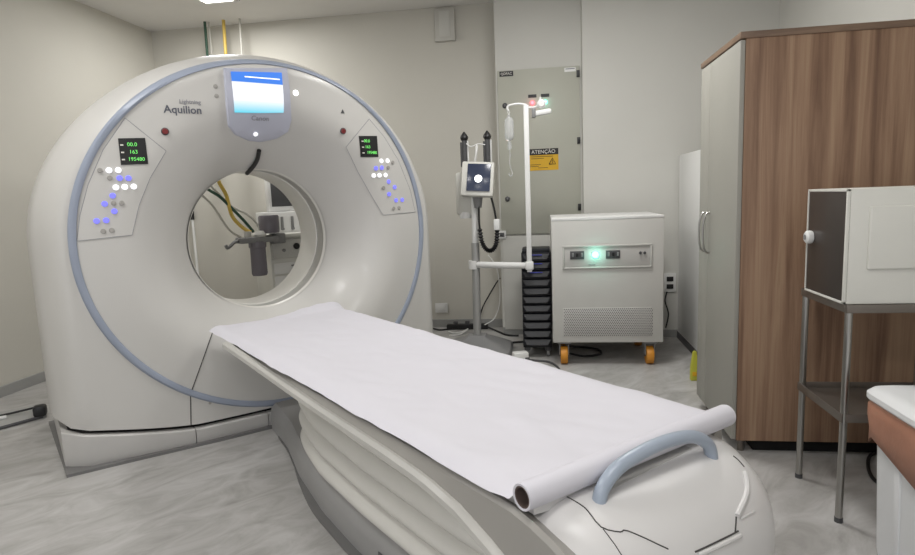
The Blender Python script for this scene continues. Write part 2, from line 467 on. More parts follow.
RB = [zr(207, 207)+('btn_w',), zr(238, 206)+('btn_w',), zr(264, 214)+('btn_g',), zr(180, 243)+('btn_b',), zr(209, 241)+('btn_b',), zr(241, 240)+('btn_g',),
      zr(169, 280)+('btn_w',), zr(198, 279)+('btn_w',), zr(228, 278)+('btn_w',), zr(244, 311)+('btn_b',), zr(274, 339)+('btn_b',), zr(218, 342)+('btn_g',),
      zr(246, 374)+('btn_b',), zr(281, 405)+('btn_b',), zr(312, 403)+('btn_b',), zr(269, 446)+('btn_g',), zr(296, 443)+('btn_g',)]
control_panel([(125, 118), (166, 151), (150, 178), (139, 205), (132, 235), (77, 241), (80, 215), (88, 185), (103, 150)],
              [(118, 138.5), (145, 138), (148, 164), (121, 165)], LB, 'left control panel with readout and lit buttons')
control_panel([(369, 119), (346, 147), (358, 172), (371, 195), (383, 215), (415, 212), (410, 190), (398, 160), (384, 137)],
              [(358.5, 136), (376.5, 136), (378, 157), (360.5, 157)], RB, 'right control panel with readout and lit buttons')
# touch-screen console at the top
def tp(x, y): return (150+x/3.965, 40+y/3.964)
out = [tp(290, 112), tp(540, 112), tp(552, 200), tp(558, 320), tp(545, 365), tp(500, 392), tp(440, 405), tp(390, 400), tp(335, 375), tp(308, 340), tp(300, 260)]
P = []
for i in range(len(out)):
    a, b = out[i], out[(i+1) % len(out)]
    for k in range(8): f = k/8; P.append((a[0]*(1-f)+b[0]*f, a[1]*(1-f)+b[1]*f))
Q = [on_face(*p) for p in P]; c = sum(Q, Vector())/len(Q); bm = new(); secs = []
for sc, l in ((1.0, -.01), (1.0, .012), (.975, .02), (.7, .021), (.4, .021), (.05, .021)):
    s = []
    for q in Q:
        w = c.lerp(q, sc); s.append((w.x, face_y(w.x, w.z)-l, w.z))
    secs.append(s)
loft(bm, secs, True, True); tc_ = build('touchscreen_console', bm, 'touch', G)
sc_ = panel_on_face([tp(316, 128), tp(516, 132), tp(524, 284), tp(330, 284)], .0245, M['screen_blue'], 'screen', tc_)
# screen picture: blue header over a white page fading to cyan (procedural gradient)
sm = bpy.data.materials.new('console_picture'); sm.use_nodes = True; nt = sm.node_tree; b = nt.nodes['Principled BSDF']
tcn = nt.nodes.new('ShaderNodeTexCoord'); sp = nt.nodes.new('ShaderNodeSeparateXYZ'); rp = nt.nodes.new('ShaderNodeValToRGB'); cr = rp.color_ramp
cr.elements[0].position = 0; cr.elements[0].color = lin((90, 215, 240)); cr.elements[1].position = .30; cr.elements[1].color = lin((250, 252, 255))
for p_, c_ in ((.70, (250, 252, 255)), (.71, (52, 128, 235)), (1, (60, 132, 238))):
    e = cr.elements.new(p_); e.color = lin(c_)
nt.links.new(tcn.outputs['Generated'], sp.inputs['Vector']); nt.links.new(sp.outputs['Z'], rp.inputs['Fac'])
nt.links.new(rp.outputs['Color'], b.inputs['Emission Color']); b.inputs['Emission Strength'].default_value = 1.05
b.inputs['Base Color'].default_value = (.02, .02, .02, 1)
sc_.data.materials.clear(); sc_.data.materials.append(sm)
bm = new(); box(bm, (0, 0, 0), (.20, .006, .002)); bmesh.ops.transform(bm, matrix=face_m(*tp(440, 154), .026), verts=bm.verts[:]); build('screen_line', bm, 'btn_w', sc_)
text('lettering', 'Canon', .040, 'logo2', tc_, face_m(*tp(432, 306), .0225))
build('indicator_light', disc(face_m(*tp(414, 366), .020), .013, .004), 'btn_w', tc_)
build('indicator_light', disc(face_m(295.5, 93, .001), .016, .006), 'white_em', G)
text('lettering', 'Aquilion', .056, 'logo', G, face_m(183, 110, .001), bold=.018)
text('lettering', 'Lightning', .030, 'logo2', G, face_m(190, 102, .001), bold=.012)
for px, py in ((165, 131.5), (343, 131)):
    bm = disc(face_m(px, py, .001), .020, .005); e_ = build('emergency_button', bm, 'dkgrey', G)
    build('button_cap', disc(face_m(px, py, .004), .0155, .008), 'red', e_)
for px, py in ((215.5, 86.5), (216.5, 96)):
    build('status_symbol', disc(face_m(px, py, .0), .012, .003), 'btn_g', G)
m_ = face_m(342.5, 112, .001); bm = new(); lathe(bm, [(.016, 0), (.016, .002)], (0, 0, 0), (0, 0, 1), 3)
bmesh.ops.transform(bm, matrix=m_ @ Matrix.Rotation(pi, 4, 'Z'), verts=bm.verts[:]); build('warning_mark', bm, 'dkgrey', G)
for px, py in ((210, 403), (213, 427)):
    p = on_face(px, py); bm = disc(face_m(px, py, .001), .008, .004); build('screw_cap', bm, 'btn_g', G)
# black strap over the top of the bore
Q = []
for px, py in ((258.5, 149), (257, 157), (254, 163), (250, 168)):
    p = on_face(px, py); r_, u, n = normal(p.x, p.z); Q.append(p+n*.012)
Q.append(Q[-1]+Vector((-.005, .06, -.02)))
bm = new(); tube(bm, spline(Q, 6), .013, 10); o = build('strap', bm, 'black', G); o['label'] = 'black strap hooked over the top of the bore'

# ------------------------------------------------------------------ patient table
T = thing('patient_table', 'long white scanner patient table with bellows and rounded foot end', 'patient table', rot45(TT, 0), pi/4)
# local frame: x across, y towards the scanner
def lipz(y):
    pts = [(.60, .30), (.8, .405), (1.0, .515), (1.15, .565), (1.3, .588), (1.5, .597), (2.0, .606), (3.04, .640), (3.3, .65)]
    for (a, b), (c, d) in zip(pts, pts[1:]):
        if y <= c: return b+(d-b)*(y-a)/(c-a)
    return pts[-1][1]
bm = new(); secs = []
for k in range(25):
    y = .93+(3.47-.93)*k/24
    prof = []
    for i in range(17):
        x = -.385+.77*i/16; prof.append((x, y, .640+.008*(abs(x)/.4)**2))
    for i in range(17):
        x = .38-.76*i/16; prof.append((x, y, .608+.022*(abs(x)/.4)**3))
    secs.append(prof)
loft(bm, secs); build('tabletop', bm, 'couch', T)
def tray(y, side):
    L = lipz(y); k = side
    return [(k*.30, y, .618), (k*.408, y, .640), (k*.414, y, .632), (k*.424, y, L+.014)]
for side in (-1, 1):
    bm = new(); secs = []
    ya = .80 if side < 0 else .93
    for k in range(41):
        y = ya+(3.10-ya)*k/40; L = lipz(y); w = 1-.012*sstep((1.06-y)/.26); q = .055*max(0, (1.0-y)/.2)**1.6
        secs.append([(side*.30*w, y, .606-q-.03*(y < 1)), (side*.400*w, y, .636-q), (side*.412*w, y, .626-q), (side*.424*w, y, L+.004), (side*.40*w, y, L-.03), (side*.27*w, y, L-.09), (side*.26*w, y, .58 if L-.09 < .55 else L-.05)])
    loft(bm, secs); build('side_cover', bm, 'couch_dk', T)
    bm = new(); secs = []
    ya = .66 if side < 0 else .97
    for k in range(41):
        y = ya+(3.12-ya)*k/40; L = lipz(y); w = 1-.10*sstep((1.0-y)/.3)
        secs.append([(side*.415*w, y, L+.010), (side*.432*w, y, L+.012), (side*.446*w, y, L+.004), (side*.448*w, y, L-.012), (side*.435*w, y, L-.022), (side*.405*w, y, L-.03)])
    loft(bm, secs); build('side_rail', bm, 'rail', T)
# underside tray
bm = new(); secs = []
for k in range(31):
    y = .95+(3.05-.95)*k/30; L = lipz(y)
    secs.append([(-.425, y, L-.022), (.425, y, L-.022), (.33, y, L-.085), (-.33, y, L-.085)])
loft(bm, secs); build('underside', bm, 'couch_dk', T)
# bellows: bulging folds, boat-shaped in plan
def plan(th, hw, y0, y1, p=3.0):
    c, s = cos(th), sin(th)
    ex = abs(c)**(2/p)*(1 if c >= 0 else -1); ey = abs(s)**(2/p)*(1 if s >= 0 else -1)
    return ex*hw, (y0+y1)/2+ey*(y1-y0)/2
def basew(y):
    pts = [(.6, .27), (.9, .30), (1.3, .32), (2.0, .32), (2.33, .302), (2.74, .243), (2.9, .205), (3.1, .16), (3.41, .12), (3.6, .11)]
    for (a, b), (c, d) in zip(pts, pts[1:]):
        if y <= c: return b+(d-b)*(y-a)/(c-a)
    return .11
bm = new(); secs = []; NF = 4; ST = 10
for j in range(NF*ST+1):
    f = j/(NF*ST); ph = (f*NF) % 1
    b = abs(sin(pi*f*NF))**.55
    s = []
    for k in range(96):
        th = 2*pi*k/96
        ex, y = plan(th, 1.0, .98-.02*b, 2.84+.03*b, 5.0)
        x = ex*(basew(y)-.045+.054*b)
        zt = lipz(max(1.0, min(2.7, y)))-.075 + .0
        zb = .16
        s.append((x, y, zb+(zt-zb)*f))
    secs.append(s)
loft(bm, secs); build('bellows', bm, 'bellows', T, ang=80)
# floor base
bm = new(); secs = []
for k in range(61):
    y = .70+(3.455-.70)*k/60; w = basew(y)
    secs.append([(-w, y, .0), (-w, y, .10), (-w+.006, y, .135), (-w+.03, y, .16), (w-.03, y, .16), (w-.006, y, .135), (w, y, .10), (w, y, .0)])
loft(bm, secs); build('base', bm, 'couch_base', T)
bm = new(); secs = []
for k in range(33):
    y = .60+(3.30-.60)*k/32; w = basew(y)+.004+.03*sstep((2.9-y)/.5)
    secs.append([(-w, y, .0), (-w, y, .014), (w, y, .014), (w, y, .0)])
loft(bm, secs); build('floor_plate', bm, 'plate', T)
for y in (1.78, 1.2):
    bm = new(); box(bm, (-basew(y)-.001, y, .075), (.006, .05, .035), .002); build('base_socket', bm, 'dkgrey', T)
# foot end cap
PROF = [(1.02, .634), (.95, .636), (.90, .634), (.84, .622), (.785, .596), (.735, .55), (.70, .49), (.685, .42), (.685, .34), (.70, .26), (.75, .19), (.85, .15), (1.0, .13)]
CY, CZ = .99, .36
PS = spline([(a, b, .410) for a, b in PROF], 4)
def cap_pt(u, v, lift=0):
    i = v*(len(PS)-1); k = min(int(i), len(PS)-2); q = PS[k].lerp(PS[k+1], i-k)
    s = (1-min(1, abs(u))**8)**.25 if abs(u) < 1 else 0
    y = CY+(q.x-CY)*s + .05*abs(u)**2.5*max(0, min(1, (CY-q.x)/.2)); z = CZ+(q.y-CZ)*s
    p = Vector((q.z*u, y, z))
    if lift:
        e = .01
        a = cap_pt(min(.995, u+e), v)-cap_pt(max(-.995, u-e), v); b = cap_pt(u, min(1, v+e))-cap_pt(u, max(0, v-e))
        n = a.cross(b)
        if n.length > 1e-9:
            n.normalize()
            if n.dot(p-Vector((0, 1.0, .36))) < 0: n = -n
            p = p+n*lift
    return p
US = [(1-(1-abs(k)/28)**1.7)*(1 if k > 0 else -1) for k in range(-28, 29)]
bm = new(); grid = [[bm.verts.new(cap_pt(u*.9995, j/48)) for u in US] for j in range(49)]
for j in range(48):
    for i in range(len(US)-1): bm.faces.new((grid[j][i], grid[j][i+1], grid[j+1][i+1], grid[j+1][i]))
bmesh.ops.remove_doubles(bm, verts=bm.verts[:], dist=.0004)
build('end_cap', bm, 'couch', T, ang=70)
CAPG = [(u, v, cap_pt(u, v)) for u in [k/40-1 for k in range(81)] for v in [k/60 for k in range(51)]]
def on_cap(px, py):       # where the line of sight of a photo point meets the cap
    d = ray(px, py); dl = Vector(((d.x+d.y)*S2, (d.y-d.x)*S2, d.z)).normalized(); c = Vector((-TT, 0, CAMH))
    best = None
    for u, v, p in CAPG:
        w = p-c; k = w.dot(dl); e = (w-dl*k).length + .12*k
        if best is None or e < best[0]: best = (e, u, v)
    bu, bv = best[1], best[2]; st = .0125
    for _ in range(7):
        cand = []
        for a in (-1, 0, 1):
            for b_ in (-1, 0, 1):
                u, v = max(-.99, min(.99, bu+a*st)), max(0, min(1, bv+b_*st*.7)); w = cap_pt(u, v)-c; k = w.dot(dl)
                cand.append(((w-dl*k).length, u, v))
        _, bu, bv = min(cand); st *= .6 if (bu, bv) != (best[1], best[2]) else .55
    return bu, bv
def cap_seam(pxs, r=.003, m='seam', name='cap_seam', lift=.0005):
    if len(pxs) > 2: pxs = [(p.x, p.y) for p in spline([(a, b, 0) for a, b in pxs], 3)]
    uv = [on_cap(*p) for p in pxs]; P = []
    for (a, b), (c, d) in zip(uv, uv[1:]):
        for k in range(8): f = k/8; P.append(cap_pt(a+(c-a)*f, b+(d-b)*f, lift))
    P.append(cap_pt(*uv[-1], lift))
    bm = new(); tube(bm, P, r, 8); return build(name, bm, m, T)
cap_seam([(567, 497), (585, 508), (601, 527), (620, 532), (628, 531), (668, 549)], .0015)
cap_seam([(603, 529), (615, 545), (622, 556)], .0011)
cap_seam([(733, 456), (738, 460), (744, 467)], .0018)
cap_seam([(736, 517), (735, 532)], .002)
cap_seam([(695, 552), (738, 531)], .002)
cap_seam([(744, 473), (746, 484), (745, 496), (736, 516)], .007, 'couch', 'hinge', .003)
cap_seam([(740, 519), (754, 511)], .003, 'couch', 'latch_tab', .001)
cap_seam([(698, 555), (740, 535)], .006, 'couch', 'lower_strip', .001)
# recess and grab handle
bm = new()
P0 = [cap_pt(-.42, .125, .0015), cap_pt(.44, .125, .0015), cap_pt(.44, .19, .0015), cap_pt(-.42, .19, .0015)]
vs = [bm.verts.new(p) for p in P0]; f = bm.faces.new(vs); r_ = bmesh.ops.extrude_face_region(bm, geom=[f])
bmesh.ops.translate(bm, vec=(0, 0, -.006), verts=[v for v in r_['geom'] if isinstance(v, bmesh.types.BMVert)])
build('handle_recess', bm, 'ups_dk', T)
hp = [(-.224, .876, .605), (-.21, .878, .648), (-.155, .876, .686), (-.06, .869, .704), (.04, .860, .707), (.13, .852, .692), (.19, .846, .655), (.208, .844, .605)]
bm = new(); tube(bm, spline(hp, 6), .0175, 16); build('handle', bm, 'handle', T)

# paper sheet and roll
bm = new(); NX, NY = 44, 110; gr = []
for j in range(NY+1):
    row = []
    v = j/NY
    for i in range(NX+1):
        u = -1+2*i/NX
        y0 = .9575-.05*u*.41; y1 = 3.485+.085*sstep((u+.2)/1.2)+.012*noise.noise(Vector((u*3, 0, 1)))
        y = y0+(y1-y0)*v
        hw = .415+.008*noise.noise(Vector((0 if u < 0 else 5, y*2.2, 0)))
        x = u*hw
        e = max(0, (abs(u)-.86)/.14)
        z = .662+.012*(abs(u))**2-.024*e**1.6*(1.0 if u < 0 else .8)
        z += .008*noise.noise(Vector((x*5, y*2.5, 3))) + .009*abs(noise.noise(Vector((x*9+y*4, y*5-x*3, 7))))
        z += .022*max(0, noise.noise(Vector((x*7-y*3, y*4+x*3, 11))))*sstep((1.9-y)/.8)*sstep((.15-x)/.3)
        z += .03*sstep((v-.955)/.045)*sstep((u+.3)/.8) - .0
        row.append(bm.verts.new((x, y, z)))
    gr.append(row)
for j in range(NY):
    for i in range(NX): bm.faces.new((gr[j][i], gr[j][i+1], gr[j+1][i+1], gr[j+1][i]))
ps = build('paper_sheet', bm, 'paper', None, ang=80)
ps.location = rot45(TT, 0); ps.rotation_euler = (0, 0, pi/4)
tag(ps, 'white examination paper sheet spread along the patient table', 'paper sheet')
RT = thing('paper_roll', 'roll of white examination paper lying across the table foot end', 'paper roll', rot45(TT, .925, .671), pi/4-.05)
RR = .032
bm = new(); prof = [(RR*.80, -.404), (RR*.97, -.405), (RR, -.401), (RR, .386), (RR*.97, .390), (RR*.80, .389)]
x = 0; rings = []
for r, h in prof + [(RR*.80, .30), (RR*.80, -.30)]:
    rings.append([bm.verts.new((h, r*cos(2*pi*k/32), r*sin(2*pi*k/32))) for k in range(32)])
for a, b in zip(rings, rings[1:]+rings[:1]):
    for k in range(32): bm.faces.new((a[k], a[(k+1) % 32], b[(k+1) % 32], b[k]))
build('roll', bm, 'paper', RT)
bm = new(); rings = []
for r, h in ((RR*.80, -.4035), (RR*.80, .3885), (RR*.68, .3885), (RR*.68, -.4035)):
    rings.append([bm.verts.new((h, r*cos(2*pi*k/32), r*sin(2*pi*k/32))) for k in range(32)])
for a, b in zip(rings, rings[1:]+rings[:1]):
    for k in range(32): bm.faces.new((a[k], a[(k+1) % 32], b[(k+1) % 32], b[k]))
build('cardboard_core', bm, 'core', RT)

# ------------------------------------------------------------------ wardrobe on the right
W = thing('wardrobe', 'tall walnut-sided wardrobe with two grey doors', 'wardrobe', (.92, 3.055, 0))
WD, WL, WH = 1.025, .70, 2.045       # x depth, y length
bm = new(); box(bm, (WD/2+.0115, .012, .07+(WH-.03-.07)/2), (WD-.024, .024, WH-.10), .001); build('side_panel', bm, 'wood', W)
bm = new(); box(bm, (WD/2+.02, WL-.012, .07+(WH-.03-.07)/2), (WD-.04, .024, WH-.10), .001); build('side_panel', bm, 'wood', W)
bm = new(); box(bm, (WD/2, WL/2, WH-.015), (WD+.006, WL+.012, .03), .002); build('top_panel', bm, 'wood_edge', W)
bm = new(); box(bm, (WD/2, WL/2, .085), (WD-.01, WL-.05, .03)); build('bottom_panel', bm, 'wood_edge', W)
bm = new(); box(bm, (WD-.02, WL/2, WH/2+.03), (.012, WL-.05, WH-.12)); build('back_panel', bm, 'door', W)
seamy = .513
for y0, y1, hy in ((.003, seamy-.002, seamy-.042), (seamy+.002, WL-.003, seamy+.042)):
    bm = new(); box(bm, (.011, (y0+y1)/2, .075+(WH-.035-.075)/2), (.022, y1-y0, WH-.112), .002); d = build('door', bm, 'door', W)
    bm = new(); tube(bm, spline([(.0, hy, .975), (-.022, hy, .985), (-.034, hy, 1.03), (-.036, hy, 1.085), (-.034, hy, 1.14), (-.022, hy, 1.19), (.0, hy, 1.20)], 5), .0055, 10); build('handle', bm, 'chrome', d)
bm = new(); box(bm, (WD/2+.04, WL/2, .035), (WD-.16, WL-.10, .07)); build('plinth', bm, 'gap', W)
for fx, fy in ((.06, .05), (.06, WL-.05), (WD-.08, .05)):
    bm = new(); cyl(bm, (fx, fy, 0), (fx, fy, .07), .016, seg=16); build('foot', bm, 'steel_dk', W)

# pale panel standing behind the wardrobe
PN = thing('partition_panel', 'pale upright panel standing between the wardrobe and the far wall', 'panel', (1.17, 4.62, 0))
bm = new(); box(bm, (.03, .45, .84), (.04, .90, 1.56), .004); build('board', bm, 'white_pl', PN)
bm = new(); box(bm, (.03, .45, .03), (.05, .90, .06), .003); build('foot_rail', bm, 'dkgrey', PN)
# lime doorstop
DS = thing('door_wedge', 'small lime yellow wedge upright at the wardrobe corner', 'door wedge', (1.03, 4.27, 0))
bm = new(); loft(bm, [[(-.028, -.02, 0), (.028, -.02, 0), (.028, .02, 0), (-.028, .02, 0)], [(-.026, -.02, .10), (.026, -.02, .10), (.026, .02, .10), (-.026, .02, .10)], [(-.012, -.012, .21), (.010, -.012, .21), (.010, .012, .21), (-.012, .012, .21)]])
bmesh.ops.bevel(bm, geom=bm.edges[:], offset=.004, segments=2, affect='EDGES'); build('wedge_body', bm, 'lime', DS)
bm = new(); box(bm, (0, -.0215, .05), (.036, .004, .03), .001); build('wedge_grip', bm, 'yellow', DS)

# ------------------------------------------------------------------ steel stand with white box oven
SX, SY, SW, SD = 1.145, 2.43, .47, .38
ST_ = thing('steel_stand', 'tall four-legged steel stand with a lower shelf carrying the white box', 'stand', (SX, SY, 0))
for lx, ly in ((0, 0), (SW, 0), (0, SD), (SW, SD)):
    bm = new(); cyl(bm, (lx, ly, .012), (lx, ly, .866), .0135, seg=16); lg = build('leg', bm, 'chrome', ST_)
    bm = new(); cyl(bm, (lx, ly, 0), (lx, ly, .02), .0155, seg=16); build('leg_cap', bm, 'dkgrey', lg)
bm = new()
for c, s in (((SW/2, -.003, .866), (SW+.03, .028, .032)), ((SW/2, SD+.003, .866), (SW+.03, .028, .032)), ((-.003, SD/2, .866), (.028, SD, .032)), ((SW+.003, SD/2, .866), (.028, SD, .032))):
    box(bm, c, s, .003)
box(bm, (SW/2, SD/2, .878), (SW, SD, .008)); build('top_frame', bm, 'steel_dk', ST_)
bm = new()
for c, s in (((SW/2, -.012, .435), (SW, .006, .035)), ((SW/2, SD+.012, .435), (SW, .006, .035)), ((-.012, SD/2, .435), (.006, SD+.03, .035)), ((SW+.012, SD/2, .435), (.006, SD+.03, .035))): box(bm, c, s, .001)
box(bm, (SW/2, SD/2, .425), (SW+.02, SD+.02, .006)); build('shelf', bm, 'steel_dk', ST_)
O = thing('benchtop_oven', 'white metal box oven with dark glass door and round white knob', 'oven', (1.125, 2.425, .883))
OW, OD, OH = .56, .345, .434
bm = new(); box(bm, (OW/2+.003, OD/2, OH/2), (OW-.006, OD, OH), .004); build('case', bm, 'white_metal', O)
bm = new(); box(bm, (.33, -.004, .25), (.52, .014, .235), .006, seg=3); build('side_plate', bm, 'white_metal', O)
bm = new(); box(bm, (.002, OD/2-.006, OH/2), (.014, OD-.018, OH-.02), .003); d = build('door', bm, 'glass_dk', O)
bm = new(); lathe(bm, [(.026, 0), (.028, .008), (.026, .02), (.018, .026)], (-.006, OD-.055, .235), (-1, 0, 0)); kb = build('knob', bm, 'white_pl', d)
bm = new(); lathe(bm, [(.011, 0), (.011, .004)], (-.031, OD-.055, .235), (-1, 0, 0)); build('knob_centre', bm, 'midgrey', kb)
bm = new()
for c, s in (((.0, OD/2, OH-.005), (.012, OD-.004, .010)), ((.0, OD/2, .005), (.012, OD-.004, .010)), ((.0, .007, OH/2), (.012, .010, OH)), ((.0, OD-.005, OH/2), (.012, .006, OH))): box(bm, c, s, .002)
build('door_frame', bm, 'white_metal', O)

# ------------------------------------------------------------------ waste bin with bag
B = thing('waste_bin', 'white plastic waste bin with lid and tan liner at right edge', 'bin', (1.36, 2.02, 0))
def rrect(hx, hy, r, z, n=6):
    out = []
    for cx, cy, a0 in ((hx-r, hy-r, 0), (-hx+r, hy-r, pi/2), (-hx+r, -hy+r, pi), (hx-r, -hy+r, 3*pi/2)):
        for k in range(n+1):
            a = a0+pi/2*k/n; out.append((cx+r*cos(a), cy+r*sin(a), z))
    return out
bm = new(); loft(bm, [rrect(.182, .222, .04, 0), rrect(.186, .226, .045, .02), rrect(.20, .245, .05, .50), rrect(.205, .25, .05, .545), rrect(.19, .235, .045, .545), rrect(.16, .2, .04, .03)])
build('bin_body', bm, 'bin', B)
for k in range(2):
    bm = new(); box(bm, (-.192, -.09+.16*k, .22), (.012, .035, .42), .005, rot=Matrix.Rotation(-.03, 3, 'Y')); build('rib', bm, 'bin', B)
bm = new(); loft(bm, [rrect(.222, .268, .055, .572), rrect(.228, .274, .058, .580), rrect(.228, .274, .058, .598), rrect(.215, .262, .055, .612), rrect(.19, .235, .05, .622), rrect(.17, .215, .05, .618), rrect(.06, .08, .03, .632)])
build('lid', bm, 'bin', B)
bm = new(); secs = []
base = rrect(1, 1, .2, 0, 8)
def bagring(z, ex, droop, ph):
    out = []
    n = len(base)
    for k, (x, y, _) in enumerate(base):
        hx, hy = .208+ex, .253+ex
        w = .006*noise.noise(Vector((k*.35, z*14, ph)))
        d = droop*(.55+.45*sin(k/n*2*pi*3+1.3)) if droop else 0
        # hang lower towards the front edge
        d2 = .13*max(0, (.75-y)/1.75)*(droop > .02)
        out.append((x*(hx+w), y*(hy+w), z-d-d2*.9))
    return out
bm = new(); loft(bm, [bagring(.574, .004, 0, 0), bagring(.56, .012, 0, 1), bagring(.52, .014, .0, 2), bagring(.475, .012, .01, 3), bagring(.45, .009, .045, 4)], True, False)
bg = build('bin_liner', bm, 'bag', None, ang=80); bg.location = (1.36, 2.02, 0)
sol = bg.modifiers.new('thickness', 'SOLIDIFY'); sol.thickness = .002
tag(bg, 'tan plastic bag folded over the rim of the white bin', 'bin bag')

# ------------------------------------------------------------------ big grey power cabinet on orange wheels
UX0, UY0, UW, UDp, UZ0, UZ1 = .06, 4.62, .825, .72, .185, 1.15
U = thing('power_cabinet', 'light grey power cabinet on orange castors with green lamp', 'cabinet', (UX0, UY0, 0))
bm = new(); box(bm, (UW/2, UDp/2, (UZ0+UZ1-.02)/2), (UW, UDp, UZ1-UZ0-.02), .006); build('case', bm, 'ups', U)
bm = new(); box(bm, (UW/2, UDp/2-.002, UZ1-.012), (UW+.001, UDp+.001, .024), .006); build('top_cover', bm, 'ups_top', U)
# recessed instrument strip: frame of four edges around a set-back plate
pc = new(); box(pc, (.41, -.002, .85), (.63, .008, .155), .002); ip = build('instrument_panel', pc, 'ups_dk', U)
bm = new()
for c, s in (((.41, -.008, .932), (.66, .014, .012)), ((.41, -.008, .768), (.66, .014, .010)), ((.088, -.008, .85), (.012, .014, .17)), ((.732, -.008, .85), (.012, .014, .17))): box(bm, c, s, .002)
build('panel_rim', bm, 'ups', ip)
for x0 in (.19, .455):
    bm = new(); box(bm, (x0, -.008, .865), (.105, .008, .062), .002); sw = build('breaker', bm, 'dkgrey', ip)
    for dx in (-.032, .0, .036):
        bm = new(); box(bm, (x0+dx, -.016, .868), (.014 if dx else .02, .012, .03), .002); build('breaker_switch', bm, 'black' if dx == 0 else 'midgrey', sw)
bm = new(); lathe(bm, [(.026, 0), (.026, .012), (.017, .02), (.006, .023)], (.325, -.006, .865), (0, -1, 0)); build('green_lamp', bm, 'green_led', ip)
l = bpy.data.lights.new('lamp_glow', 'POINT'); l.energy = .35; l.color = (.35, 1, .8); l.shadow_soft_size = .02
lo = bpy.data.objects.new('lamp_glow', l); COL.objects.link(lo); lo.location = (UX0+.325, UY0-.06, .865)
for dx in (.655, .685):
    bm = new(); lathe(bm, [(.011, 0), (.009, .016)], (dx, -.006, .872), (0, -1, 0), 16); build('meter_knob', bm, 'dkgrey', ip)
bm = new(); box(bm, (.30, -.007, .79), (.05, .004, .008)); build('status_text', bm, 'midgrey', ip)
# vent: perforated plate made of punched holes
bm = new(); box(bm, (.41, -.001, .345), (.665, .006, .225), .001); vg = build('vent_grille', bm, 'ups_dk', U)
bm = new(); 
for j in range(17):
    for i in range(44):
        x = .09+.0150*i+(.0075 if j % 2 else 0); z = .243+.0128*j
        vs = [bm.verts.new((x+.0042*cos(2*pi*k/6), -.0048, z+.0042*sin(2*pi*k/6))) for k in range(6)]
        bm.faces.new(vs)
build('grille_holes', bm, 'dkgrey', vg)
for cx, cy in ((.085, .07), (.735, .07), (.085, UDp-.08), (.735, UDp-.08)):
    bm = new(); box(bm, (cx, cy, .178), (.10, .10, .016), .002); box(bm, (cx-.034, cy, .125), (.008, .06, .10), .002); box(bm, (cx+.034, cy, .125), (.008, .06, .10), .002)
    ca = build('castor', bm, 'midgrey', U)
    bm = new(); lathe(bm, [(.05, -.027), (.067, -.027), (.070, -.022), (.070, .022), (.067, .027), (.05, .027)], (cx, cy, .070), (1, 0, 0)); build('wheel', bm, 'orange', ca)
    bm = new(); cyl(bm, (cx-.04, cy, .07), (cx+.04, cy, .07), .012, seg=12); build('axle', bm, 'dkgrey', ca)

# ------------------------------------------------------------------ black battery tower
K = thing('battery_tower', 'black ribbed battery tower on castors beside the grey power cabinet', 'power supply', (-.063, 4.85, 0))
bm = new(); box(bm, (0, .30, .475), (.235, .56, .79), .008); build('case', bm, 'tower', K)
bm = new(); box(bm, (.0, .10, .885), (.22, .15, .035), .004); build('top_box', bm, 'tower_fin', K)
z = .10
for k in range(11):
    bm = new(); loft(bm, [[(-.118, .02, z), (.118, .02, z), (.118, .02, z+.064), (-.118, .02, z+.064)],
                          [(-.116, .0, z+.006), (.116, .0, z+.006), (.116, .006, z+.058), (-.116, .006, z+.058)],
                          [(-.085, -.022, z+.012), (.085, -.022, z+.012), (.108, -.004, z+.054), (-.108, -.004, z+.054)]])
    mod = build('battery_module', bm, 'tower_fin', K)
    if k in (8, 9, 10):
        bm = new(); box(bm, (0, -.018, z+.047), (.10, .008, .005)); build('blue_light', bm, 'blue_led', mod)
    z += .0705
for cx, cy in ((-.085, .06), (.085, .06), (-.085, .52), (.085, .52)):
    bm = new(); box(bm, (cx, cy, .068), (.05, .06, .03), .004); ca = build('castor', bm, 'dkgrey', K)
    bm = new(); lathe(bm, [(.02, -.014), (.03, -.011), (.03, .011), (.02, .014)], (cx, cy, .030), (1, 0, 0), 20); build('wheel', bm, 'midgrey', ca)

# ------------------------------------------------------------------ electrical panel on the wall column
E_ = thing('electrical_panel', 'tall beige electrical panel door set in the wall column', 'electrical panel', (-.02, YP, 0))
bm = new(); box(bm, (0, -.012, 1.71), (.735, .024, 1.49), .003); pd = build('door', bm, 'pdoor', E_)
bm = new(); box(bm, (0, -.010, .50), (.72, .02, .90), .003); build('lower_cover', bm, 'wall_r', E_)
for z in (2.385, 1.80, 1.20):
    bm = new(); box(bm, (.355, -.028, z), (.028, .016, .06), .003); build('hinge', bm, 'black', pd)
for z in (2.145, 1.297):
    bm = new(); lathe(bm, [(.024, 0), (.024, .008), (.014, .014)], (-.305, -.024, z), (0, -1, 0), 20); lk = build('lock', bm, 'dkgrey', pd)
    bm = new(); box(bm, (-.305, -.04, z), (.006, .008, .022), .001); build('key_slot', bm, 'midgrey', lk)
bm = new(); box(bm, (-.285, -.025, 2.425), (.125, .004, .045)); tg = build('name_plate', bm, 'black', pd)
text('plate_lettering', 'QDFAC', .03, 'txt_light', tg, facing_front((-.285, -.0285, 2.425)))
bm = new(); box(bm, (.285, -.025, 2.425), (.10, .003, .035)); tg2 = build('maker_label', bm, 'white_pl', pd)
bm = new(); box(bm, (.285, -.0275, 2.432), (.08, .002, .006)); build('label_line', bm, 'logo', tg2)
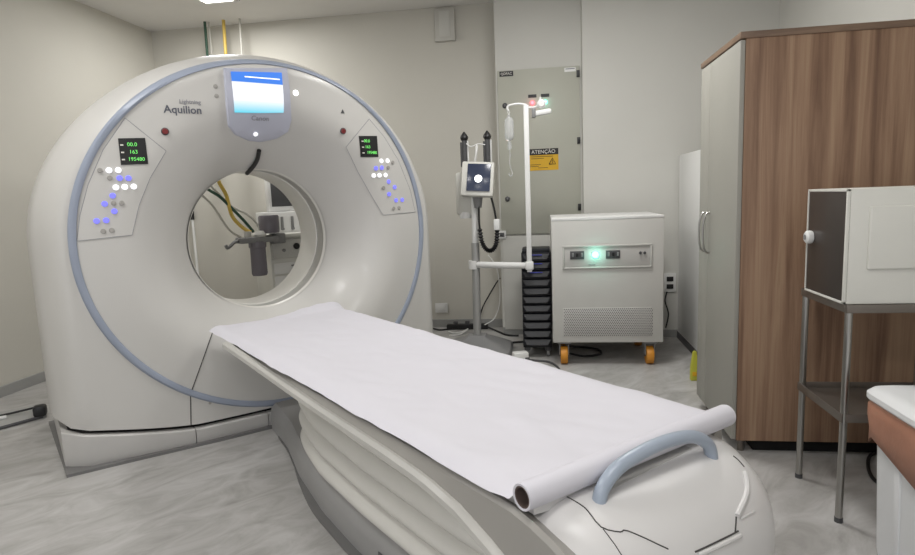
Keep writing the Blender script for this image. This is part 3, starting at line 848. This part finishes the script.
for x, mm in ((-.055, 'red_led'), (.06, 'green_led')):
    bm = new(); box(bm, (x, -.025, 2.215), (.075, .004, .028)); lp = build('lamp_label', bm, 'black', pd)
    bm = new(); lathe(bm, [(.02, 0), (.02, .01), (.012, .02)], (x, -.024, 2.155), (0, -1, 0), 20); il = build('indicator_lamp', bm, mm, pd)
    il['label'] = 'red indicator lamp' if mm == 'red_led' else 'green indicator lamp'
    l = bpy.data.lights.new('lamp_glow', 'POINT'); l.energy = .06; l.color = (1, .35, .4) if mm == 'red_led' else (.4, 1, .85); l.shadow_soft_size = .015
    lo = bpy.data.objects.new('lamp_glow', l); COL.objects.link(lo); lo.location = (-.02+x, YP-.075, 2.155)
WX0, WX1 = -.115, .155
bm = new(); box(bm, (.035, -.0255, 1.645), (.27, .003, .195)); sg = build('warning_sign', bm, 'yellow', pd); sg['label'] = 'yellow warning sign with black header'
bm = new(); box(bm, (.035, -.028, 1.715), (.27, .003, .055)); build('sign_header', bm, 'black', sg)
text('sign_lettering', 'ATENÇÃO', .046, 'txt_light', sg, facing_front((.035, -.0305, 1.714)))
bm = new()
for z, w, x in ((1.672, .20, .02), (1.655, .12, -.02), (1.60, .10, -.04), (1.585, .08, -.05), (1.57, .09, .03)):
    box(bm, (x, -.0275, z), (w, .001, .004))
build('sign_small_print', bm, 'txt_dark', sg)
bm = new(); tube(bm, [(.085, -.028, 1.60), (.115, -.028, 1.655), (.145, -.028, 1.60), (.085, -.028, 1.60)], .004, 6); tube(bm, [(.118, -.028, 1.64), (.11, -.028, 1.622), (.12, -.028, 1.622), (.112, -.028, 1.606)], .003, 6)
build('hazard_triangle', bm, 'txt_dark', sg)

# wall sockets and devices
def socket(name, label, x, y, z, w, h, n, ins='dkgrey'):
    t = thing(name, label, 'socket', (x, y, z))
    bm = new(); box(bm, (0, -.006, 0), (w, .012, h), .003); build('cover_plate', bm, 'white_pl', t)
    for k in range(n):
        zz = 0 if n == 1 else -h*.2+h*.4*k
        bm = new(); box(bm, (0, -.013, zz), (w*.55, .006, h*.5/n), .002); build('socket_insert', bm, ins, t)
socket('wall_socket', 'double wall outlet with black inserts right of the power cabinet', 1.115, YR, .50, .105, .17, 2, 'black')
socket('wall_socket', 'small square wall switch low on the column behind the injector', -.385, YP-.0205, .965, .075, .075, 1)
socket('wall_socket', 'small pale wall outlet low on the back wall right of the scanner', -1.06, YB, .20, .13, .10, 1, 'white_pl')
SB = thing('alarm_sounder', 'small translucent box mounted high on the back wall', 'wall device', (-.905, YB, 2.985))
bm = new(); box(bm, (0, -.02, 0), (.20, .04, .30), .01); build('cover', bm, 'sheer', SB)
bm = new(); box(bm, (.0, -.03, .01), (.11, .03, .24), .01); build('lens', bm, 'wall_r', SB)

# ------------------------------------------------------------------ contrast injector on pedestal
J = thing('contrast_injector', 'contrast injector on grey pedestal with tilted screen and two black-topped syringes', 'injector', (-.575, 5.0, 0))
bm = new(); secs = []
for s_, z in ((1.0, 0), (1.02, .03), (.97, .06), (.62, .11), (.30, .15), (.26, .165)):
    secs.append([(x*s_, y*s_, z) for x, y, _ in rrect(.29, .25, .07, 0)])
loft(bm, secs); build('base', bm, 'midgrey', J)
bm = new(); cyl(bm, (0, 0, .15), (.01, 0, .95), .034, seg=24); build('pole', bm, 'pole', J)
bm = new(); cyl(bm, (.01, 0, .93), (.015, 0, 1.38), .027, seg=20); build('upper_pole', bm, 'white_pl', J)
rt = Matrix.Rotation(radians(-14), 3, 'X') @ Matrix.Rotation(radians(4), 3, 'Y')
bm = new(); box(bm, (.055, -.06, 1.47), (.265, .07, .285), .012, rot=rt); hd = build('screen_housing', bm, 'white_metal', J)
bm = new(); box(bm, (.067, -.103, 1.487), (.19, .006, .225), .003, rot=rt); sc2 = build('screen', bm, 'screen_dk', hd)
bm = new(); lathe(bm, [(.033, 0), (.030, .003)], (.064, -.1065, 1.476), (0, -.97, .242), 20); build('screen_symbol', bm, 'white_em', sc2)
for k, x in enumerate((-.055, .135)):
    bm = new(); cyl(bm, (x, .02, 1.58), (x, .02, 1.80), .022, seg=20); cyl(bm, (x-.026, .02, 1.58), (x-.026, .02, 1.78), .010, seg=12); sy = build('syringe', bm, 'dkgrey', J)
    bm = new(); lathe(bm, [(.026, 0), (.034, .02), (.030, .035), (.012, .06), (.004, .07)], (x, .02, 1.795), (0, 0, 1), 20); build('syringe_tip', bm, 'black', sy)
    bm = new(); cyl(bm, (x+.028, .02, 1.57), (x+.028, .02, 1.79), .007, seg=10); build('syringe_edge', bm, 'white_pl', sy)
bm = new(); tube(bm, spline([(-.05, .02, 1.78), (.0, -.01, 1.74), (.06, 0, 1.76), (.12, .01, 1.75)], 6), .004, 8); tube(bm, spline([(.03, .0, 1.62), (.045, -.02, 1.69), (.05, 0, 1.75)], 5), .010, 8); build('tubing', bm, 'white_pl', J)
bm = new(); box(bm, (-.06, .06, 1.36), (.17, .10, .36), .03); build('back_case', bm, 'white_metal', J)
bm = new(); cyl(bm, (.045, -.03, 1.34), (.045, -.03, 1.24), .045, .03, seg=20); build('tilt_joint', bm, 'midgrey', J)
bm = new(); lathe(bm, [(.05, 0), (.055, .03), (.045, .055)], (-.07, .05, 1.155), (0, 0, 1), 20); build('sensor_cap', bm, 'white_pl', J)
pts = spline([(.055, -.05, 1.27), (.055, -.06, 1.10), (.075, -.06, .95), (.13, -.06, .885), (.185, -.06, .93), (.20, -.06, 1.06), (.185, -.05, 1.20), (.16, -.05, 1.32)], 12)
bm = new(); tube(bm, pts, [.018+.005*(1 if i % 2 else -1) if 14 < i < 66 else .009 for i in range(len(pts))], 10); build('coiled_cable', bm, 'black', J)
bm = new(); box(bm, (.20, -.07, 1.10), (.05, .05, .09), .008); build('cable_clip', bm, 'white_pl', J)
# side arm and drip pole
bm = new(); cyl(bm, (-.01, 0, .73), (-.01, 0, .80), .043, seg=24); tube(bm, [(0, 0, .765), (.22, -.12, .770), (.462, -.235, .776)], [.028, .027, .024], 14); am = build('arm', bm, 'white_pl', J)
bm = new(); box(bm, (.462, -.235, .776), (.065, .055, .065), .01); build('arm_joint', bm, 'white_pl', am)
bm = new(); box(bm, (.462, -.235, 1.37), (.040, .03, 1.29), .006); dp = build('drip_pole', bm, 'white_pl', J)
HO = Vector((.005, -.26, -.035))
def hv(*p): return Vector(p)+HO
bm = new(); tube(bm, spline([hv(.46, .03, 2.05), hv(.40, .02, 2.06), hv(.33, .01, 2.05), hv(.315, .01, 2.03), hv(.325, .01, 2.01)], 5), .008, 8); tube(bm, spline([hv(.46, .03, 2.03), hv(.53, .03, 2.03), hv(.555, .02, 2.06), hv(.57, .02, 2.10)], 5), .008, 8); build('hook', bm, 'white_pl', dp)
bm = new(); box(bm, hv(.575, .02, 1.985), (.15, .04, .04), .014, rot=Matrix.Rotation(-.12, 3, 'Y')); cp_ = build('clamp', bm, 'white_pl', dp)
bm = new(); box(bm, hv(.515, .02, 1.985), (.03, .05, .07), .006); build('clamp_block', bm, 'midgrey', cp_)
bm = new(); lathe(bm, [(.03, 0), (.034, .012), (.022, .025)], hv(.575, .03, 2.05), (0, -1, 0), 18); build('clamp_knob', bm, 'white_pl', cp_)
# drip bottle
D = thing('drip_bottle', 'clear drip bottle hanging from the hook of the white pole', 'drip bottle', (-.245, 4.75, 1.545))
bm = new(); lathe(bm, [(.006, .20), (.028, .215), (.036, .235), (.036, .35), (.030, .37), (.012, .385), (.010, .40)], (0, 0, 0), (0, 0, 1), 24); build('bottle', bm, 'clear', D)
bm = new(); tube(bm, [(0, 0, .40), (.008, 0, .42), (0, 0, .435), (-.008, 0, .42), (0, 0, .40)], .003, 6); build('hanger', bm, 'white_pl', D)
bm = new(); lathe(bm, [(.012, .14), (.016, .15), (.016, .19), (.008, .20)], (0, 0, 0), (0, 0, 1), 16); build('drip_chamber', bm, 'clear', D)
bm = new(); tube(bm, spline([(0, 0, .14), (.002, 0, .09), (-.004, 0, .04), (.01, 0, -.02), (.016, 0, -.05), (0, 0, -.065), (-.010, 0, -.04)], 6), .004, 8); build('tubing', bm, 'clear', D)

# ------------------------------------------------------------------ anaesthesia machine seen through the bore
A = thing('anaesthesia_machine', 'white anaesthesia machine with smoky absorber canister seen through the bore', 'medical machine', rot45(2.17, 5.32), pi/4)
bm = new(); box(bm, (.0, .24, .56), (.56, .44, .96), .012); build('cabinet', bm, 'white_metal', A)
for z0, z1 in ((.12, .42), (.44, .68), (.70, .80)):
    bm = new(); box(bm, (.0, .012, (z0+z1)/2), (.52, .016, z1-z0), .004); dr = build('drawer', bm, 'white_pl', A)
    bm = new(); box(bm, (.0, -.0, z1-.03), (.20, .014, .014), .003); build('drawer_handle', bm, 'midgrey', dr)
bm = new(); box(bm, (.0, .015, .93), (.52, .02, .17), .004); cpn = build('control_fascia', bm, 'ups', A)
bm = new(); lathe(bm, [(.028, 0), (.028, .02), (.02, .03)], (-.04, .005, .945), (0, -1, 0), 20); build('knob', bm, 'black', cpn)
bm = new(); lathe(bm, [(.015, 0), (.015, .015)], (-.16, .005, .915), (0, -1, 0), 16); build('knob', bm, 'midgrey', cpn)
bm = new(); box(bm, (.0, .20, 1.05), (.62, .50, .03), .006); build('worktop', bm, 'white_metal', A)
bm = new(); box(bm, (.03, .32, 1.16), (.56, .22, .20), .01); fl = build('flowmeter_block', bm, 'white_pl', A)
for dx in (-.17, -.08, .02, .12):
    bm = new(); box(bm, (dx, .20, 1.16), (.022, .02, .11), .004); lathe(bm, [(.014, 0), (.014, .02)], (dx, .205, 1.10), (0, -1, 0), 14); build('flow_tube', bm, 'midgrey', fl)
bm = new(); box(bm, (.06, .34, 1.43), (.44, .08, .34), .012); mo = build('monitor', bm, 'white_pl', A)
bm = new(); box(bm, (.06, .296, 1.44), (.38, .008, .26), .003); build('monitor_screen', bm, 'dkgrey', mo)
bm = new(); cyl(bm, (.06, .34, 1.25), (.06, .34, 1.28), .05, seg=16); build('monitor_neck', bm, 'white_pl', mo)
# absorber on its arm
bm = new(); box(bm, (-.42, -.07, 1.035), (.34, .14, .05), .012); box(bm, (-.22, -.02, 1.03), (.12, .10, .09), .01); ab = build('absorber_block', bm, 'midgrey', A)
bm = new(); lathe(bm, [(.084, 0), (.088, .02), (.088, .14), (.080, .155)], (-.30, -.06, 1.085), (0, 0, 1), 28); build('bellows_dome', bm, 'canister', ab)
bm = new(); lathe(bm, [(.075, .30), (.075, .25), (.066, .24), (.068, .02), (.06, .0)], (-.42, -.07, .72), (0, 0, 1), 28); build('absorber_canister', bm, 'canister', ab)
bm = new(); lathe(bm, [(.045, 0), (.05, .02), (.03, .05)], (-.40, -.10, 1.06), (0, 0, 1), 20); lathe(bm, [(.03, 0), (.03, .05)], (-.50, -.08, 1.06), (0, 0, 1), 16); build('valve', bm, 'ups', ab)
bm = new(); tube(bm, spline([(-.55, -.08, 1.04), (-.62, -.10, 1.03), (-.66, -.11, 1.0), (-.69, -.11, .985), (-.70, -.11, 1.01)], 5), .014, 10); build('hook', bm, 'midgrey', ab)
for wx in (-.23, .23):
    for wy in (.06, .42):
        bm = new(); lathe(bm, [(.03, -.012), (.04, -.01), (.04, .01), (.03, .012)], (wx, wy, .040), (1, 0, 0), 20); box(bm, (wx, wy, .07), (.05, .05, .03), .004); build('castor', bm, 'dkgrey', A)

# hoses dropping from the ceiling behind the scanner
def hose(name, label, pts, r, m, cat='hose', n=8):
    bm = new(); tube(bm, spline(pts, n), r, 10); o = build(name, bm, m); return tag(o, label, cat)
def aw(x, y, z): p = rot45(2.17+x, 5.32+y, z); return (p.x, p.y, p.z)
hose('gas_hose', 'dark green gas hose hanging from the ceiling behind the scanner', [(-3.30, 5.88, ZC), (-3.29, 5.86, 2.6), (-3.22, 5.80, 2.1), aw(-.83, .12, 1.62), aw(-.66, .02, 1.40), aw(-.52, -.03, 1.22), aw(-.44, -.06, 1.10)], .013, 'hose_g')
hose('gas_hose', 'yellow gas hose hanging from the ceiling behind the scanner', [(-3.10, 5.88, ZC), (-3.09, 5.85, 2.6), (-3.02, 5.78, 2.1), aw(-.66, .08, 1.65), aw(-.62, .02, 1.42), aw(-.60, -.02, 1.25), aw(-.53, -.04, 1.15), aw(-.47, -.07, 1.10)], .016, 'hose_y')
hose('gas_hose', 'pale grey gas hose hanging from the ceiling behind the scanner', [(-2.93, 5.88, ZC), (-2.93, 5.85, 2.6), (-2.95, 5.78, 2.1), aw(-.74, .14, 1.66), aw(-.60, .06, 1.36), aw(-.47, .0, 1.26), aw(-.40, -.02, 1.18), aw(-.38, -.06, 1.10)], .010, 'hose_w')
hose('gas_hose', 'pale hose sagging leftmost through the bore towards the canister', [(-3.275, 5.91, ZC), (-3.265, 5.89, 2.5), (-3.24, 5.75, 2.0), aw(-.88, .1, 1.60), aw(-.74, .02, 1.34), aw(-.64, -.02, 1.14), aw(-.55, -.05, 1.06)], .010, 'hose_w')
# thin white rod leaning on the back wall
RD = thing('white_rod', 'thin white rod with black grip leaning behind the scanner bore', 'rod', (-3.66, 5.98, 0))
bm = new(); cyl(bm, (0.02, -.10, .0), (-.06, .03, 1.20), .014, seg=14); build('shaft', bm, 'white_pl', RD)
bm = new(); cyl(bm, (-.06, .03, 1.20), (-.064, .036, 1.29), .022, seg=14); cyl(bm, (-.064, .036, 1.29), (-.07, .05, 1.42), .009, seg=10); build('grip', bm, 'black', RD)

# ------------------------------------------------------------------ cables and small floor things
def cable(label, pts, r=.006, m='black', n=8):
    return hose('cable', label, pts, r, m, 'cable', n)
PSX = thing('power_strip', 'black power strip on the floor by the back wall', 'power strip', (-.78, 5.93, 0), .05)
bm = new(); box(bm, (0, 0, .028), (.42, .07, .05), .008); build('strip_body', bm, 'black', PSX)
for k in range(3):
    bm = new(); box(bm, (-.12+.12*k, -.005, .065), (.045, .045, .04), .008); build('plug', bm, 'dkgrey', PSX)
cable('black cable lying left of the power strip along the back wall', [(-.95, 5.90, .012), (-1.05, 5.86, .010), (-1.15, 5.92, .010), (-1.32, 5.86, .010), (-1.55, 5.90, .010)], .008)
cable('black cable rising from the power strip to the wall switch', [(-.66, 5.92, .09), (-.62, 5.95, .22), (-.54, 5.97, .36), (-.47, 5.99, .47), (-.44, 6.02, .50)], .007)
cable('white cable looping up from the power strip beside the column', [(-.60, 5.90, .05), (-.50, 5.88, .12), (-.44, 5.90, .3), (-.46, 5.92, .6), (-.55, 5.95, .75)], .006, 'white_pl')
cable('black cable curving out from the power strip towards the column', [(-.58, 5.90, .03), (-.48, 5.80, .012), (-.36, 5.62, .010), (-.25, 5.6, .010)], .009)
cable('white cable tangled in front of the power strip', [(-.95, 5.78, .010), (-.88, 5.70, .012), (-.80, 5.74, .02), (-.76, 5.80, .03), (-.82, 5.66, .010), (-.92, 5.62, .008)], .007, 'white_pl')
cable('dark cable running from the injector base to the battery tower', [(-.36, 5.22, .010), (-.30, 5.32, .010), (-.19, 5.36, .010), (-.10, 5.42, .010)], .009)
cable('grey cable looping on the floor in front of the battery tower', [(-.18, 4.70, .03), (-.10, 4.74, .010), (.02, 4.70, .010), (.09, 4.55, .010), (.10, 4.36, .010), (.02, 4.15, .010), (-.2, 3.95, .010)], .008, 'dkgrey')
cable('black cable under the grey power cabinet', [(.20, 4.95, .010), (.32, 4.86, .010), (.45, 4.95, .010), (.42, 5.10, .010), (.2, 5.2, .010)], .009)
cable('dark cable hanging on the wall below the double outlet', [(1.09, YR-.015, .42), (1.07, YR-.03, .34), (1.10, YR-.03, .22), (1.08, YR-.02, .09)], .006)
cable('short black cable on the floor under the steel stand', [(1.66, 3.10, .010), (1.56, 3.04, .010), (1.47, 2.86, .010), (1.46, 2.74, .010), (1.55, 2.70, .010), (1.66, 2.78, .010)], .008)
JB = thing('connector_box', 'small white connector box on the floor by the injector pedestal', 'connector', (-.20, 4.70, 0), .3)
bm = new(); box(bm, (0, 0, .045), (.12, .08, .09), .01); build('box_body', bm, 'white_pl', JB)
bm = new(); box(bm, (.045, -.043, .035), (.035, .008, .035), .002); build('box_socket', bm, 'dkgrey', JB)
TK = thing('cable_trunking', 'grey floor trunking with cables left of the scanner', 'cable trunking', (-3.45, 3.40, 0))
bm = new(); prism(bm, [(-.45, -.55), (.02, -.27), (.17, .0), (-.05, .20), (-.22, .02), (-.75, -.25)], 0, .018); build('channel', bm, 'skirt', TK)
bm = new(); tube(bm, [(-.46, -.555, .012), (.02, -.275, .012), (.16, -.02, .012)], .010, 8); build('edge_strip', bm, 'dkgrey', TK)
bm = new(); box(bm, (.145, -.02, .052), (.075, .075, .075), .018, .6); build('cable_gland', bm, 'black', TK)
cable('white cable lying along the grey floor trunking', [(-3.98+.12, 3.02, .028), (-3.75, 3.15, .028), (-3.62, 3.20, .028), (-3.5, 3.32, .028)], .012, 'white_pl')
cable('black cable crossing the grey floor trunking', [(-3.85, 3.30, .026), (-3.65, 3.30, .026), (-3.55, 3.36, .028), (-3.40, 3.43, .05)], .007)

# ------------------------------------------------------------------ light, world, camera
w = bpy.data.worlds.new('room_ambient'); w.use_nodes = True; scene.world = w
w.node_tree.nodes['Background'].inputs['Color'].default_value = (.93, .95, 1, 1)
w.node_tree.nodes['Background'].inputs['Strength'].default_value = .95
cd = bpy.data.cameras.new('camera'); cam = bpy.data.objects.new('camera', cd); COL.objects.link(cam)
cd.sensor_fit = 'HORIZONTAL'; cd.sensor_width = 36; cd.lens = FOC*36/915; cd.clip_start = .02; cd.clip_end = 60
m = Matrix.Identity(4)
for i, v in enumerate((R_, U_, -F_)): m.col[i][:3] = v[:]
m.col[3][:3] = CAM[:]
cam.matrix_world = m
scene.camera = cam
scene.view_settings.view_transform = 'Standard'
scene.view_settings.look = 'None'
scene.view_settings.exposure = 0.0
scene.cycles.use_denoising = True
scene.cycles.max_bounces = 8
